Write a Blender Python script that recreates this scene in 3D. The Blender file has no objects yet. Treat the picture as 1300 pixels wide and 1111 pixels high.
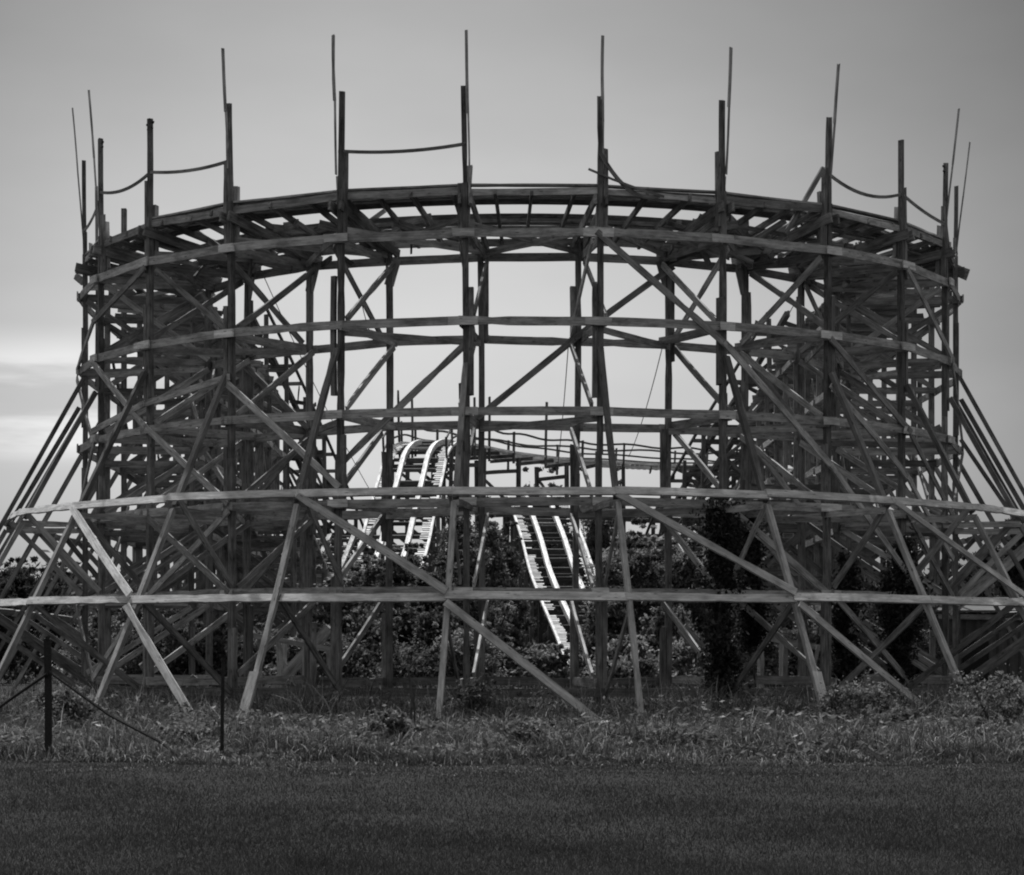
import bpy, math, random
import numpy as np
from mathutils import Vector as V3

random.seed(7)
RNG = np.random.default_rng(11)
scene = bpy.context.scene
col = scene.collection
R = math.radians

# ------------------------------------------------------------------ camera
EYE = 1.6
FPX = 3063.0            # focal length in photo pixels (1300 wide)
cam_d = bpy.data.cameras.new('camera')
cam = bpy.data.objects.new('camera', cam_d)
col.objects.link(cam)
cam.location = (0, 0, EYE)
cam.rotation_euler = (R(90), 0, 0)
cam_d.sensor_fit = 'HORIZONTAL'
cam_d.sensor_width = 36
cam_d.lens = 36 * FPX / 1300
cam_d.shift_y = 0.215
cam_d.clip_start = 0.5
cam_d.clip_end = 6000
scene.camera = cam

# ------------------------------------------------------------------ light
SUN_EL, SUN_AZ = 66, 14      # elevation; azimuth measured from +Y (behind the trestle) towards -X
sx = -math.sin(R(SUN_AZ)) * math.cos(R(SUN_EL))
sy = math.cos(R(SUN_AZ)) * math.cos(R(SUN_EL))
sz = math.sin(R(SUN_EL))
sun_d = bpy.data.lights.new('sun', 'SUN')
sun_d.energy = 4.6
sun_d.angle = R(0.55)
sun_d.color = (1, 1, 1)
sun = bpy.data.objects.new('sun', sun_d)
col.objects.link(sun)
sun.rotation_euler = V3((sx, sy, sz)).to_track_quat('Z', 'Y').to_euler()

w = bpy.data.worlds.new('World')
scene.world = w
w.use_nodes = True
nt = w.node_tree
nt.nodes.clear()
def N(t, typ, **kw):
    n = t.nodes.new(typ)
    for k, v in kw.items():
        setattr(n, k, v)
    return n
out = N(nt, 'ShaderNodeOutputWorld')
bg = N(nt, 'ShaderNodeBackground')
sky = N(nt, 'ShaderNodeTexSky')
sky.sky_type = 'NISHITA'
sky.sun_disc = False
sky.sun_elevation = R(SUN_EL)
sky.sun_rotation = R(-SUN_AZ)
sky.air_density = 1.0
sky.dust_density = 2.5
L = nt.links.new
tc = N(nt, 'ShaderNodeTexCoord')
# black-and-white film behind a red filter: weigh the channels
dotn = N(nt, 'ShaderNodeVectorMath', operation='DOT_PRODUCT')
dotn.inputs[1].default_value = (0.62, 0.40, 0.12)
L(sky.outputs[0], dotn.inputs[0])
# vignette-like darkening put into the sky, away from a bright spot behind the trestle
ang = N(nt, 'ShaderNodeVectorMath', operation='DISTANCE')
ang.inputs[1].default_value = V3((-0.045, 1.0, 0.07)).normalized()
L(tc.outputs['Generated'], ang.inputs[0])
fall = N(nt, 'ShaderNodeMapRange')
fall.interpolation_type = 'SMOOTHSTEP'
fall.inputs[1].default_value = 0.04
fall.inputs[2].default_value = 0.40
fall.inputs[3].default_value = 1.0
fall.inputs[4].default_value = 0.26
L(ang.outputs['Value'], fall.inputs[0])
rec = N(nt, 'ShaderNodeMapRange')  # added fill light: sky raised again outside the view and behind the camera
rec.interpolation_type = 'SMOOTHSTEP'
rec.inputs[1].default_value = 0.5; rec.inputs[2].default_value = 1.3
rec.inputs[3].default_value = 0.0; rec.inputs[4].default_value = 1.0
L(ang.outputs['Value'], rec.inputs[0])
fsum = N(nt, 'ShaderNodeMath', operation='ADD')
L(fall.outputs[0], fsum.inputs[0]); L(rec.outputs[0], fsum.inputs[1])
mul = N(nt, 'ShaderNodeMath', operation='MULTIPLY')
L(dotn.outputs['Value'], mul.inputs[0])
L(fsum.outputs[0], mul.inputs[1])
# thin streaky cloud banks low in the west (left)
mp = N(nt, 'ShaderNodeMapping')
mp.inputs['Scale'].default_value = (8, 8, 58)
L(tc.outputs['Generated'], mp.inputs[0])
cn = N(nt, 'ShaderNodeTexNoise')
cn.inputs['Scale'].default_value = 1.0
cn.inputs['Detail'].default_value = 5
cn.inputs['Roughness'].default_value = 0.55
L(mp.outputs[0], cn.inputs['Vector'])
cr = N(nt, 'ShaderNodeMapRange')
cr.interpolation_type = 'SMOOTHSTEP'
cr.inputs[1].default_value = 0.36
cr.inputs[2].default_value = 0.62
L(cn.outputs[0], cr.inputs[0])
sep = N(nt, 'ShaderNodeSeparateXYZ')
L(tc.outputs['Generated'], sep.inputs[0])
cx_ = N(nt, 'ShaderNodeMapRange'); cx_.interpolation_type = 'SMOOTHSTEP'
cx_.inputs[1].default_value = -0.10; cx_.inputs[2].default_value = -0.19
L(sep.outputs['X'], cx_.inputs[0])
cz1 = N(nt, 'ShaderNodeMapRange'); cz1.interpolation_type = 'SMOOTHSTEP'
cz1.inputs[1].default_value = 0.137; cz1.inputs[2].default_value = 0.118
L(sep.outputs['Z'], cz1.inputs[0])
cz2 = N(nt, 'ShaderNodeMapRange'); cz2.interpolation_type = 'SMOOTHSTEP'
cz2.inputs[1].default_value = 0.075; cz2.inputs[2].default_value = 0.09
L(sep.outputs['Z'], cz2.inputs[0])
m1 = N(nt, 'ShaderNodeMath', operation='MULTIPLY'); L(cx_.outputs[0], m1.inputs[0]); L(cz1.outputs[0], m1.inputs[1])
m2 = N(nt, 'ShaderNodeMath', operation='MULTIPLY'); L(m1.outputs[0], m2.inputs[0]); L(cz2.outputs[0], m2.inputs[1])
m3 = N(nt, 'ShaderNodeMath', operation='MULTIPLY'); L(m2.outputs[0], m3.inputs[0]); L(cr.outputs[0], m3.inputs[1])
m4 = N(nt, 'ShaderNodeMath', operation='MULTIPLY_ADD')
m4.inputs[1].default_value = 0.5
m4.inputs[2].default_value = 1.0
L(m3.outputs[0], m4.inputs[0])
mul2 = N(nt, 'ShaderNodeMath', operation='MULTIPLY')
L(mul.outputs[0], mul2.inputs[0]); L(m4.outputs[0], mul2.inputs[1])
hz = N(nt, 'ShaderNodeTexNoise'); hz.inputs['Scale'].default_value = 6.0; hz.inputs['Detail'].default_value = 4
hm = N(nt, 'ShaderNodeMapping'); hm.inputs['Scale'].default_value = (1, 1, 2.6)
L(tc.outputs['Generated'], hm.inputs[0]); L(hm.outputs[0], hz.inputs['Vector'])
hr = N(nt, 'ShaderNodeMapRange'); hr.inputs[1].default_value = .3; hr.inputs[2].default_value = .7
hr.inputs[3].default_value = .93; hr.inputs[4].default_value = 1.07
L(hz.outputs[0], hr.inputs[0])
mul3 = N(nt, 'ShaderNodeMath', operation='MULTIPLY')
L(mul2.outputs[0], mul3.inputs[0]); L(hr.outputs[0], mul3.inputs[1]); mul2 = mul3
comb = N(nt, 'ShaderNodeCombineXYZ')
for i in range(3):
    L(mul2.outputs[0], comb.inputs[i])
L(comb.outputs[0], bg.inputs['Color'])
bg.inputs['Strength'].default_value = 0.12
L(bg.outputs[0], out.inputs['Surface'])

scene.cycles.filter_width = 2.0
scene.view_settings.view_transform = 'Standard'
scene.view_settings.look = 'None'
scene.view_settings.exposure = 0
scene.view_settings.gamma = 1

# ------------------------------------------------------------------ materials (black-and-white: neutral greys)
def base_mat(name):
    m = bpy.data.materials.new(name)
    m.use_nodes = True
    t = m.node_tree
    t.nodes.clear()
    o = N(t, 'ShaderNodeOutputMaterial')
    b = N(t, 'ShaderNodeBsdfPrincipled')
    b.inputs['Roughness'].default_value = 0.85
    b.inputs['Specular IOR Level'].default_value = 0.15
    t.links.new(b.outputs[0], o.inputs[0])
    return m, t, b, o

def wood_mat(name, lo, hi, grain=1.0, stain=0.55):
    m, t, b, o = base_mat(name)
    l = t.links.new
    g = N(t, 'ShaderNodeAttribute', attribute_name='gco')
    s = N(t, 'ShaderNodeAttribute', attribute_name='shade')
    mp = N(t, 'ShaderNodeMapping'); mp.inputs['Scale'].default_value = (1.3, 34, 1)
    l(g.outputs['Vector'], mp.inputs[0])
    n1 = N(t, 'ShaderNodeTexNoise'); n1.inputs['Scale'].default_value = 1; n1.inputs['Detail'].default_value = 6
    n1.inputs['Roughness'].default_value = 0.65
    l(mp.outputs[0], n1.inputs['Vector'])
    mp2 = N(t, 'ShaderNodeMapping'); mp2.inputs['Scale'].default_value = (1.1, 4.0, 1)
    l(g.outputs['Vector'], mp2.inputs[0])
    n2 = N(t, 'ShaderNodeTexNoise'); n2.inputs['Scale'].default_value = 1.6; n2.inputs['Detail'].default_value = 5
    n2.inputs['Roughness'].default_value = 0.7
    l(mp2.outputs[0], n2.inputs['Vector'])
    r1 = N(t, 'ShaderNodeMapRange'); r1.inputs[1].default_value = 0.3; r1.inputs[2].default_value = 0.72
    r1.inputs[3].default_value = lo; r1.inputs[4].default_value = hi
    l(n1.outputs[0], r1.inputs[0])
    r2 = N(t, 'ShaderNodeMapRange'); r2.inputs[1].default_value = 0.36; r2.inputs[2].default_value = 0.62
    r2.inputs[3].default_value = stain; r2.inputs[4].default_value = 1.15
    l(n2.outputs[0], r2.inputs[0])
    a = N(t, 'ShaderNodeMath', operation='MULTIPLY'); l(r1.outputs[0], a.inputs[0]); l(r2.outputs[0], a.inputs[1])
    c = N(t, 'ShaderNodeMath', operation='MULTIPLY'); l(a.outputs[0], c.inputs[0]); l(s.outputs['Fac'], c.inputs[1])
    mk = N(t, 'ShaderNodeMapping'); mk.inputs['Scale'].default_value = (1.7, 6.5, 1)
    l(g.outputs['Vector'], mk.inputs[0])
    vk = N(t, 'ShaderNodeTexVoronoi'); vk.inputs['Scale'].default_value = 1.6
    l(mk.outputs[0], vk.inputs['Vector'])
    rk_ = N(t, 'ShaderNodeMapRange'); rk_.inputs[1].default_value = 0.07; rk_.inputs[2].default_value = 0.17
    rk_.inputs[3].default_value = 0.35; rk_.inputs[4].default_value = 1.0
    l(vk.outputs['Distance'], rk_.inputs[0])
    ck = N(t, 'ShaderNodeMath', operation='MULTIPLY'); l(c.outputs[0], ck.inputs[0]); l(rk_.outputs[0], ck.inputs[1]); c = ck
    cc = N(t, 'ShaderNodeCombineXYZ')
    for i in range(3): l(c.outputs[0], cc.inputs[i])
    l(cc.outputs[0], b.inputs['Base Color'])
    bp = N(t, 'ShaderNodeBump'); bp.inputs['Strength'].default_value = 0.5; bp.inputs['Distance'].default_value = 0.01
    l(n1.outputs[0], bp.inputs['Height']); l(bp.outputs[0], b.inputs['Normal'])
    return m

M_POST = wood_mat('weathered_timber', 0.10, 0.32, stain=0.45)
M_BOARD = wood_mat('grey_board', 0.22, 0.50, stain=0.5)
M_GIRT = wood_mat('pale_lit_board', 0.30, 0.58, stain=0.62)  # board wood paled: sunlight on girts and lower rakers put into the colour
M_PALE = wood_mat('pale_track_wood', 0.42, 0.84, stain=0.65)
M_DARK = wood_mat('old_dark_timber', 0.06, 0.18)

def leaf_mat(name, k, trans=0.35):
    m, t, b, o = base_mat(name)
    l = t.links.new
    s = N(t, 'ShaderNodeAttribute', attribute_name='shade')
    c = N(t, 'ShaderNodeMath', operation='MULTIPLY'); c.inputs[1].default_value = k
    l(s.outputs['Fac'], c.inputs[0])
    cc = N(t, 'ShaderNodeCombineXYZ')
    for i in range(3): l(c.outputs[0], cc.inputs[i])
    l(cc.outputs[0], b.inputs['Base Color'])
    b.inputs['Roughness'].default_value = 0.6
    b.inputs['Specular IOR Level'].default_value = 0.1
    tr = N(t, 'ShaderNodeBsdfTranslucent')
    l(cc.outputs[0], tr.inputs[0])
    mx = N(t, 'ShaderNodeMixShader'); mx.inputs[0].default_value = trans
    l(b.outputs[0], mx.inputs[1]); l(tr.outputs[0], mx.inputs[2])
    l(mx.outputs[0], o.inputs[0])
    return m
M_LEAF = leaf_mat('leaf', 0.21, 0.42)
M_LEAVES = [M_LEAF, leaf_mat('dark_leaf', 0.15, 0.4), leaf_mat('light_leaf', 0.30, 0.45)]
M_IVY = leaf_mat('ivy_leaf', 0.055)
M_FARLEAF = leaf_mat('far_leaf', 0.07)
M_GRASS = leaf_mat('tall_grass_blade', 0.15)
M_LAWN = leaf_mat('mown_grass_blade', 0.047)

def noise_mat(name, lo, hi, scale, detail=6, rough=0.9):
    m, t, b, o = base_mat(name)
    l = t.links.new
    g = N(t, 'ShaderNodeNewGeometry')
    n = N(t, 'ShaderNodeTexNoise'); n.inputs['Scale'].default_value = scale; n.inputs['Detail'].default_value = detail
    n.inputs['Roughness'].default_value = 0.7
    l(g.outputs['Position'], n.inputs['Vector'])
    r = N(t, 'ShaderNodeMapRange'); r.inputs[1].default_value = 0.3; r.inputs[2].default_value = 0.7
    r.inputs[3].default_value = lo; r.inputs[4].default_value = hi
    l(n.outputs[0], r.inputs[0])
    cc = N(t, 'ShaderNodeCombineXYZ')
    for i in range(3): l(r.outputs[0], cc.inputs[i])
    l(cc.outputs[0], b.inputs['Base Color'])
    b.inputs['Roughness'].default_value = rough
    bp = N(t, 'ShaderNodeBump'); bp.inputs['Strength'].default_value = 0.4; bp.inputs['Distance'].default_value = 0.03
    l(n.outputs[0], bp.inputs['Height']); l(bp.outputs[0], b.inputs['Normal'])
    return m
M_GROUND = noise_mat('soil_and_turf', 0.010, 0.028, 2.2)
M_BARK = noise_mat('bark', 0.03, 0.09, 14)
M_STEEL = noise_mat('rusty_steel', 0.012, 0.035, 30, rough=0.7)
M_CABLE = noise_mat('cable', 0.05, 0.09, 20, rough=0.6)
M_SHED = noise_mat('weathered_sheet_metal', 0.07, 0.13, 1.5, rough=0.55)

# ------------------------------------------------------------------ mesh helpers
class MB:
    """collects boards and tubes; becomes one mesh"""
    def __init__(self):
        self.v = []; self.f = []; self.sh = []; self.g = []
        self.big = 0.0
    def beam(self, p0, p1, w, d, nrm, shade=None, bend=0.007, segs=None, rough=0.032):
        p0 = V3(p0); p1 = V3(p1)
        a = p1 - p0
        Ln = a.length
        if Ln < 1e-4: return self
        a.normalize()
        n = V3(nrm); n = n - a * n.dot(a)
        if n.length < 1e-3:
            n = a.orthogonal()
        n.normalize()
        s = a.cross(n); s.normalize()
        if shade is None: shade = random.uniform(0.55, 1.3)
        if segs is None: segs = max(2, min(16, int(Ln / 0.35)))
        ph = random.uniform(0, 6.28); am = random.uniform(-1, 1) * bend * Ln; an = random.uniform(-1, 1) * bend * Ln * 0.6
        seed = random.uniform(0, 100)
        b = len(self.v)
        for k in range(segs + 1):
            t = k / segs
            c = p0 + a * (Ln * t)
            e = math.sin(math.pi * t)
            c = c + s * (am * e + 0.04 * am * math.sin(ph + 7 * t)) + n * (an * e)
            ww = w * 0.5 * (1 + random.uniform(-rough, rough) - (0.22 if rough > .03 and random.random() < .06 else 0)); dd = d * 0.5 * (1 + random.uniform(-rough, rough))
            j = 0.0
            for (i, (us, un)) in enumerate(((-1, -1), (1, -1), (1, 1), (-1, 1))):
                if k in (0, segs): j = random.uniform(-0.02, 0.02)
                p = c + s * (us * ww) + n * (un * dd) + a * j
                self.v.append(p[:])
                self.sh.append(shade)
                self.g.append((Ln * t + seed, (us * ww + un * dd * 0.7) + seed * 3.1, seed))
        for k in range(segs):
            for i in range(4):
                q = b + k * 4
                self.f.append((q + i, q + (i + 1) % 4, q + 4 + (i + 1) % 4, q + 4 + i))
        q = b + segs * 4
        self.f.append((b + 3, b + 2, b + 1, b)); self.f.append((q, q + 1, q + 2, q + 3))
        m = (p0 + p1) * 0.5
        self.big = max(self.big, Ln * math.sqrt(w) / max(5.0, m.y))
        return self
    def strip(self, pts, w, d, nrm, shade=None):
        """one bent board along a polyline, welded at the joints"""
        pts = [V3(p) for p in pts]
        if shade is None: shade = random.uniform(0.8, 1.15)
        b = len(self.v); seed = random.uniform(0, 100); run = 0.0
        for k, c in enumerate(pts):
            a = (pts[min(k + 1, len(pts) - 1)] - pts[max(k - 1, 0)]).normalized()
            n = V3(nrm(k) if callable(nrm) else nrm); n = (n - a * n.dot(a)).normalized()
            s = a.cross(n)
            if k: run += (pts[k] - pts[k - 1]).length
            for (us, un) in ((-1, -1), (1, -1), (1, 1), (-1, 1)):
                self.v.append((c + s * (us * w / 2) + n * (un * d / 2))[:])
                self.sh.append(shade); self.g.append((run + seed, us * w / 2 + un * d * 0.35 + seed * 3.1, seed))
        K = len(pts) - 1
        for k in range(K):
            for i in range(4):
                q = b + k * 4
                self.f.append((q + i, q + (i + 1) % 4, q + 4 + (i + 1) % 4, q + 4 + i))
        q = b + K * 4
        self.f.append((b + 3, b + 2, b + 1, b)); self.f.append((q, q + 1, q + 2, q + 3))
        self.big = max(self.big, run / max(5, pts[0].y))
        return self
    def tube(self, pts, rad, sides=6):
        pts = [V3(p) for p in pts]
        K = len(pts); b = len(self.v)
        for k, c in enumerate(pts):
            a = (pts[min(k + 1, K - 1)] - pts[max(k - 1, 0)]).normalized()
            n = a.orthogonal().normalized(); s = a.cross(n)
            r = rad[k] if isinstance(rad, (list, tuple)) else rad
            for i in range(sides):
                t = 6.28318 * i / sides
                self.v.append((c + n * (r * math.cos(t)) + s * (r * math.sin(t)))[:])
                self.sh.append(1.0); self.g.append((k * 0.3, i * 0.05, 0))
        for k in range(K - 1):
            for i in range(sides):
                q = b + k * sides
                self.f.append((q + i, q + (i + 1) % sides, q + sides + (i + 1) % sides, q + sides + i))
        self.f.append(tuple(range(b + sides - 1, b - 1, -1)))
        self.f.append(tuple(b + (K - 1) * sides + i for i in range(sides)))
        return self
    def mesh(self, name):
        m = bpy.data.meshes.new(name)
        m.from_pydata(self.v, [], self.f)
        a = m.attributes.new('shade', 'FLOAT', 'POINT'); a.data.foreach_set('value', self.sh)
        a = m.attributes.new('gco', 'FLOAT_VECTOR', 'POINT'); a.data.foreach_set('vector', [x for g in self.g for x in g])
        return m
    def build(self, name, mat, parent=None):
        return link(name, self.mesh(name), mat, parent)

def link(name, me, mat, parent=None):
    o = bpy.data.objects.new(name, me)
    if mat is not None: me.materials.append(mat)
    col.objects.link(o)
    if parent is not None:
        o.parent = parent
        # geometry is written in world coordinates; parents may sit at their base
        pl = V3((0, 0, 0)); q = parent
        while q is not None:
            pl += q.location; q = q.parent
        o.location = -pl
    return o

def np_mesh(name, verts, quads, shade, mat, parent=None, tri=False):
    me = bpy.data.meshes.new(name)
    nv, nf = len(verts), len(quads)
    k = quads.shape[1]
    me.vertices.add(nv); me.vertices.foreach_set('co', np.asarray(verts, np.float32).ravel())
    me.loops.add(nf * k); me.loops.foreach_set('vertex_index', np.asarray(quads, np.int32).ravel())
    me.polygons.add(nf)
    me.polygons.foreach_set('loop_start', np.arange(0, nf * k, k, dtype=np.int32))
    me.update(calc_edges=True)
    a = me.attributes.new('shade', 'FLOAT', 'POINT'); a.data.foreach_set('value', np.asarray(shade, np.float32))
    me.validate()
    return link(name, me, mat, parent)

def tag(o, label=None, cat=None, group=None, kind=None):
    if label: o['label'] = label
    if cat: o['category'] = cat
    if group: o['group'] = group
    if kind: o['kind'] = kind
    return o
def empty(name, loc, label, cat, group=None):
    o = bpy.data.objects.new(name, None)
    o.empty_display_size = 0.3
    col.objects.link(o); o.location = loc
    return tag(o, label, cat, group)

class Thing:
    """gathers the boards of one thing by part name and links them, the largest 100 of a part one by one"""
    def __init__(self, name, loc, label, cat, group=None):
        self.root = empty(name, loc, label, cat, group)
        self.parts = {}
    def add(self, part, mat, mb=None, subs=None):
        mb = mb or MB()
        self.parts.setdefault(part, []).append((mb, mat, subs or []))
        return mb
    def b(self, part, mat, *a, **k):
        return self.add(part, mat, MB().beam(*a, **k))
    def finish(self):
        for name, lst in self.parts.items():
            lst = sorted(lst, key=lambda x: -x[0].big)
            for mb, mat, subs in lst[:100]:
                o = mb.build(name, mat, self.root)
                for sn, sm, smb in subs:
                    if smb.v: smb.build(sn, sm, o)
            rest = lst[100:]
            if len(rest) == 1:
                rest = []
            if rest:
                big = MB()
                for mb, mat, subs in rest:
                    for m in [mb] + [q[2] for q in subs]:
                        n = len(big.v)
                        big.v += m.v; big.sh += m.sh; big.g += m.g
                        big.f += [tuple(i + n for i in f) for f in m.f]
                o = big.build(name, rest[0][1], self.root); o['kind'] = 'stuff'
        return self.root

# ------------------------------------------------------------------ the turn: geometry
XC, DC = 0.22, 66.75                    # centre of the half circle
RO, RI = 11.85, 9.0
PHI = [-79.3, -64.7, -50.1, -35.4, -20.8, -6.1, 8.6, 23.2, 37.9, 52.5, 67.1, 81.8]
LEV = [11.26, 9.25, 7.2, 5.15, 3.1, 1.05]
def ring(phi, r, z):
    p = R(phi)
    return V3((XC + r * math.sin(p), DC - r * math.cos(p), z))
def outw(phi):
    p = R(phi); return V3((math.sin(p), -math.cos(p), 0))
def tang(phi):
    p = R(phi); return V3((math.cos(p), math.sin(p), 0))
UP = V3((0, 0, 1))
ZT = [14.9, 14.86, 14.8, 14.7, 14.66, 14.6, 14.4, 14.5, 14.45, 14.36, 14.35, 14.3]
ZD = [13.0, 12.9, 13.3, 13.35, 13.25, 12.4, 13.2, 13.3, 13.25, 13.2, 13.2, 12.9]
ZP = [16.3, 16.1, None, 15.95, 15.9, 15.8, 15.7, 15.65, 15.65, None, 15.7, 15.5]
j = lambda s=0.03: random.uniform(-s, s)

turn = Thing('coaster_turn', (XC, DC - RO, 0),
             'large curved wooden coaster turn with tall bare posts and raker legs in front', 'roller coaster')

for i, ph in enumerate(PHI):
    o, t = outw(ph), tang(ph)
    # outer post: a pair of planks lapped in lengths
    mb = MB()
    dx = j(0.05)
    mb.beam(ring(ph, RO, -0.3), ring(ph, RO, 6.3) + t * j(), 0.135, 0.15, o, bend=0.005, shade=random.uniform(.6, 1))
    mb.beam(ring(ph, RO, 6.25) + t * j(), ring(ph, RO, 12.4) + t * dx, 0.13, 0.14, o, bend=0.005, shade=random.uniform(.55, .9))
    mb.beam(ring(ph, RO, 12.3) + t * dx, ring(ph, RO + 0.03, ZT[i]) + t * (dx + j(.06)), 0.112, 0.11, o, bend=0.006, shade=random.uniform(.45, .8))
    subs = []
    d = MB(); side = random.choice((-1, 1))
    zl = random.uniform(10.9, 11.6)
    d.beam(ring(ph, RO, zl) + t * (0.125 * side), ring(ph, RO, ZD[i]) + t * (0.122 * side + dx), 0.10, 0.12, o, shade=random.uniform(.7, 1.1))
    subs.append(('doubler', M_POST, d))
    for (za, zb) in ((random.uniform(7.5, 8.3), random.uniform(9.8, 10.8)), (random.uniform(4.8, 5.3), random.uniform(6.5, 8.0)), (0, random.uniform(2.2, 4))):
        if random.random() < 0.75:
            sd = random.choice((-1, 1)); d = MB(); subs.append(('doubler', M_POST, d))
            d.beam(ring(ph, RO + .03, za) + t * (0.115 * sd), ring(ph, RO + .03, zb) + t * (0.115 * sd), 0.11, 0.13, o, shade=random.uniform(.7, 1.1))
    d = MB(); d.beam(ring(ph, RO - 0.17, 11.5) + t * j(), ring(ph, RO - 0.15, 12.75 + j(.1)) + t * j(.1), 0.13, 0.1, o)
    subs.append(('doubler', M_BOARD, d))
    if ZP[i]:
        p = MB()
        zb = ZD[i] - 0.5
        lean = 0.16 + (0.045 if i < 6 else 0.075) * (ZP[i] - zb)
        a = ring(ph, RO + 0.02, zb) + t * (0.07 * (1 if i > 5 else -1) * (-1 if i == 5 else 1))
        c = ring(ph, RO + lean, ZP[i]) + t * j(.04)
        mid = a.lerp(c, 0.55)
        p.beam(a, mid + t * 0.01, 0.042, 0.04, o, bend=0.009, segs=6)
        p.beam(a.lerp(c, 0.53) , c, 0.068, 0.04, o, bend=0.010, shade=1.0, segs=6)
        subs.append(('light_pole', M_BOARD, p))
    # a bolt or lamp bracket at the tip of some posts
    if i in (1, 2, 10):
        k = MB(); k.beam(ring(ph, RO, ZT[i] - 0.12) - t * 0.16, ring(ph, RO, ZT[i] - 0.10) + t * 0.16, 0.05, 0.04, o)
        k.beam(ring(ph, RO, ZT[i] - 0.24) - t * 0.12, ring(ph, RO, ZT[i] - 0.22) + t * 0.13, 0.04, 0.03, o)
        subs.append(('bracket', M_STEEL, k))
    turn.add('post', M_POST, mb, subs)
    # inner post
    mb = MB()
    mb.beam(ring(ph, RI, -0.3), ring(ph, RI, 6.0) + t * j(), 0.135, 0.15, o, shade=random.uniform(.7, 1))
    mb.beam(ring(ph, RI, 5.9) + t * j(), ring(ph, RI, 11.55) + t * j(), 0.13, 0.13, o, shade=random.uniform(.7, 1))
    subs = []
    for (za, zb) in ((9.0, 10.7), (4.6, 6.9), (0, 2.6)):
        if random.random() < 0.8:
            sd = random.choice((-1, 1)); d = MB(); subs.append(('doubler', M_POST, d))
            d.beam(ring(ph, RI, za + j(.3)) + t * (0.115 * sd), ring(ph, RI, zb + j(.5)) + t * (0.115 * sd), 0.12, 0.12, o)
    turn.add('post', M_POST, mb, subs)
    # bent: cap under the track, knee boards, cross ties and braces
    for s in (-1, 1):
        turn.b('bent_cap', M_POST, ring(ph, RO + 0.25, 12.02) + t * (0.13 * s), ring(ph, RI - 0.3, 11.38) + t * (0.13 * s), 0.24, 0.06, t)
    for z in LEV:
        s = random.choice((-1, 1))
        turn.b('cross_tie', M_BOARD, ring(ph, RO + 0.18, z - 0.02) + t * (0.115 * s), ring(ph, RI - 0.2, z + j(.03)) + t * (0.115 * s), 0.2, 0.05, t)
    pair = list(zip(LEV[:-1], LEV[1:]))
    for k, (zu, zl) in enumerate(pair):
        s = random.choice((-1, 1))
        turn.b('brace', M_BOARD, ring(ph, RI + 0.05, zu - 0.15) + t * (0.16 * s), ring(ph, RO - 0.05, zl + 0.15) + t * (0.16 * s), 0.145, 0.06, t)
        if k == 0:
            turn.b('brace', M_BOARD, ring(ph, RO - 0.05, zu - 0.15) - t * (0.16 * s), ring(ph, RI + 0.05, zl + 0.1) - t * (0.16 * s), 0.15, 0.05, t)
    # raker leg
    zr = 8.5 + j(.25)
    RF = 16.7 + j(.15)
    def rk(z, off=0.0, ph=ph, zr=zr, RF=RF):
        return ring(ph, RO + 0.15 + (RF - RO - 0.15) * (1 - z / zr) + off, z)
    fn = (o * zr + UP * (RF - RO)).normalized()
    mb = MB().beam(rk(zr), rk(5.1) + t * j(), 0.135, 0.12, fn, shade=random.uniform(.22, .42), bend=0.007)  # upper length darkened in colour for the shade of the structure above
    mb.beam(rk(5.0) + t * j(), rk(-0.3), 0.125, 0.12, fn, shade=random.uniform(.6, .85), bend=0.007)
    subs = []
    if i in (4, 7, 2):
        d = MB().beam(rk(1.25) + fn * 0.1 + t * 0.03, rk(0.02) + fn * 0.1, 0.22, 0.05, fn, shade=.85); subs = [('foot_plank', M_GIRT, d)]
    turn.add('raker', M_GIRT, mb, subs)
    # braces from the raker back to the post
    s = random.choice((-1, 1))
    turn.b('strut', M_POST, rk(2.92) + t * (.12 * s), ring(ph, RO + 0.1, 0.75) + t * (.12 * s), 0.15, 0.05, t)
    turn.b('strut', M_BOARD, rk(5.2) + t * (.12 * s), ring(ph, RO + 0.1, 3.3) + t * (.12 * s), 0.15, 0.05, t)
    turn.b('strut', M_BOARD, rk(5.0) - t * (.12 * s), ring(ph, RO, 5.0) - t * (.12 * s), 0.15, 0.05, t)

# ledgers: one ribbon of boards per level, outside and inside, with lighter splice plates
def ledger(thing, r, z, mat, plates=True, sg=1, hi=0.2, phis=PHI):
    mb = MB(); pl = []
    pts = [(-90, 0)] + [(p, 0) for p in phis] + [(90, 0)]
    pr = None
    for k, (p, _) in enumerate(pts):
        q = ring(p, r + sg * 0.02 * (k % 2), z + j(.035))
        if pr is not None:
            e = (q - pr).normalized() * 0.16
            n = outw((p + pts[k - 1][0]) / 2)
            mb.beam(pr - e, q + e, hi, 0.045, n, bend=0.0045, shade=random.uniform(.85, 1.15))
        pr = q
        if plates and 0 < k < len(pts) - 1 and random.random() < 0.8:
            a = ring(p, r + sg * 0.07, z); t = tang(p)
            pl.append(('splice_plate', M_GIRT, MB().beam(a - t * random.uniform(.15, .42), a + t * random.uniform(.15, .3), hi * 0.92, 0.04, outw(p), shade=random.uniform(1.0, 1.6))))
    thing.add('ledger', mat, mb, pl)
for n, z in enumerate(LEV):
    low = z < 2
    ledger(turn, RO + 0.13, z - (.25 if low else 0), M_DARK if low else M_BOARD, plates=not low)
    ledger(turn, RI - 0.13, z - 0.03, M_DARK if low else M_BOARD, plates=False, sg=-1)
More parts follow.
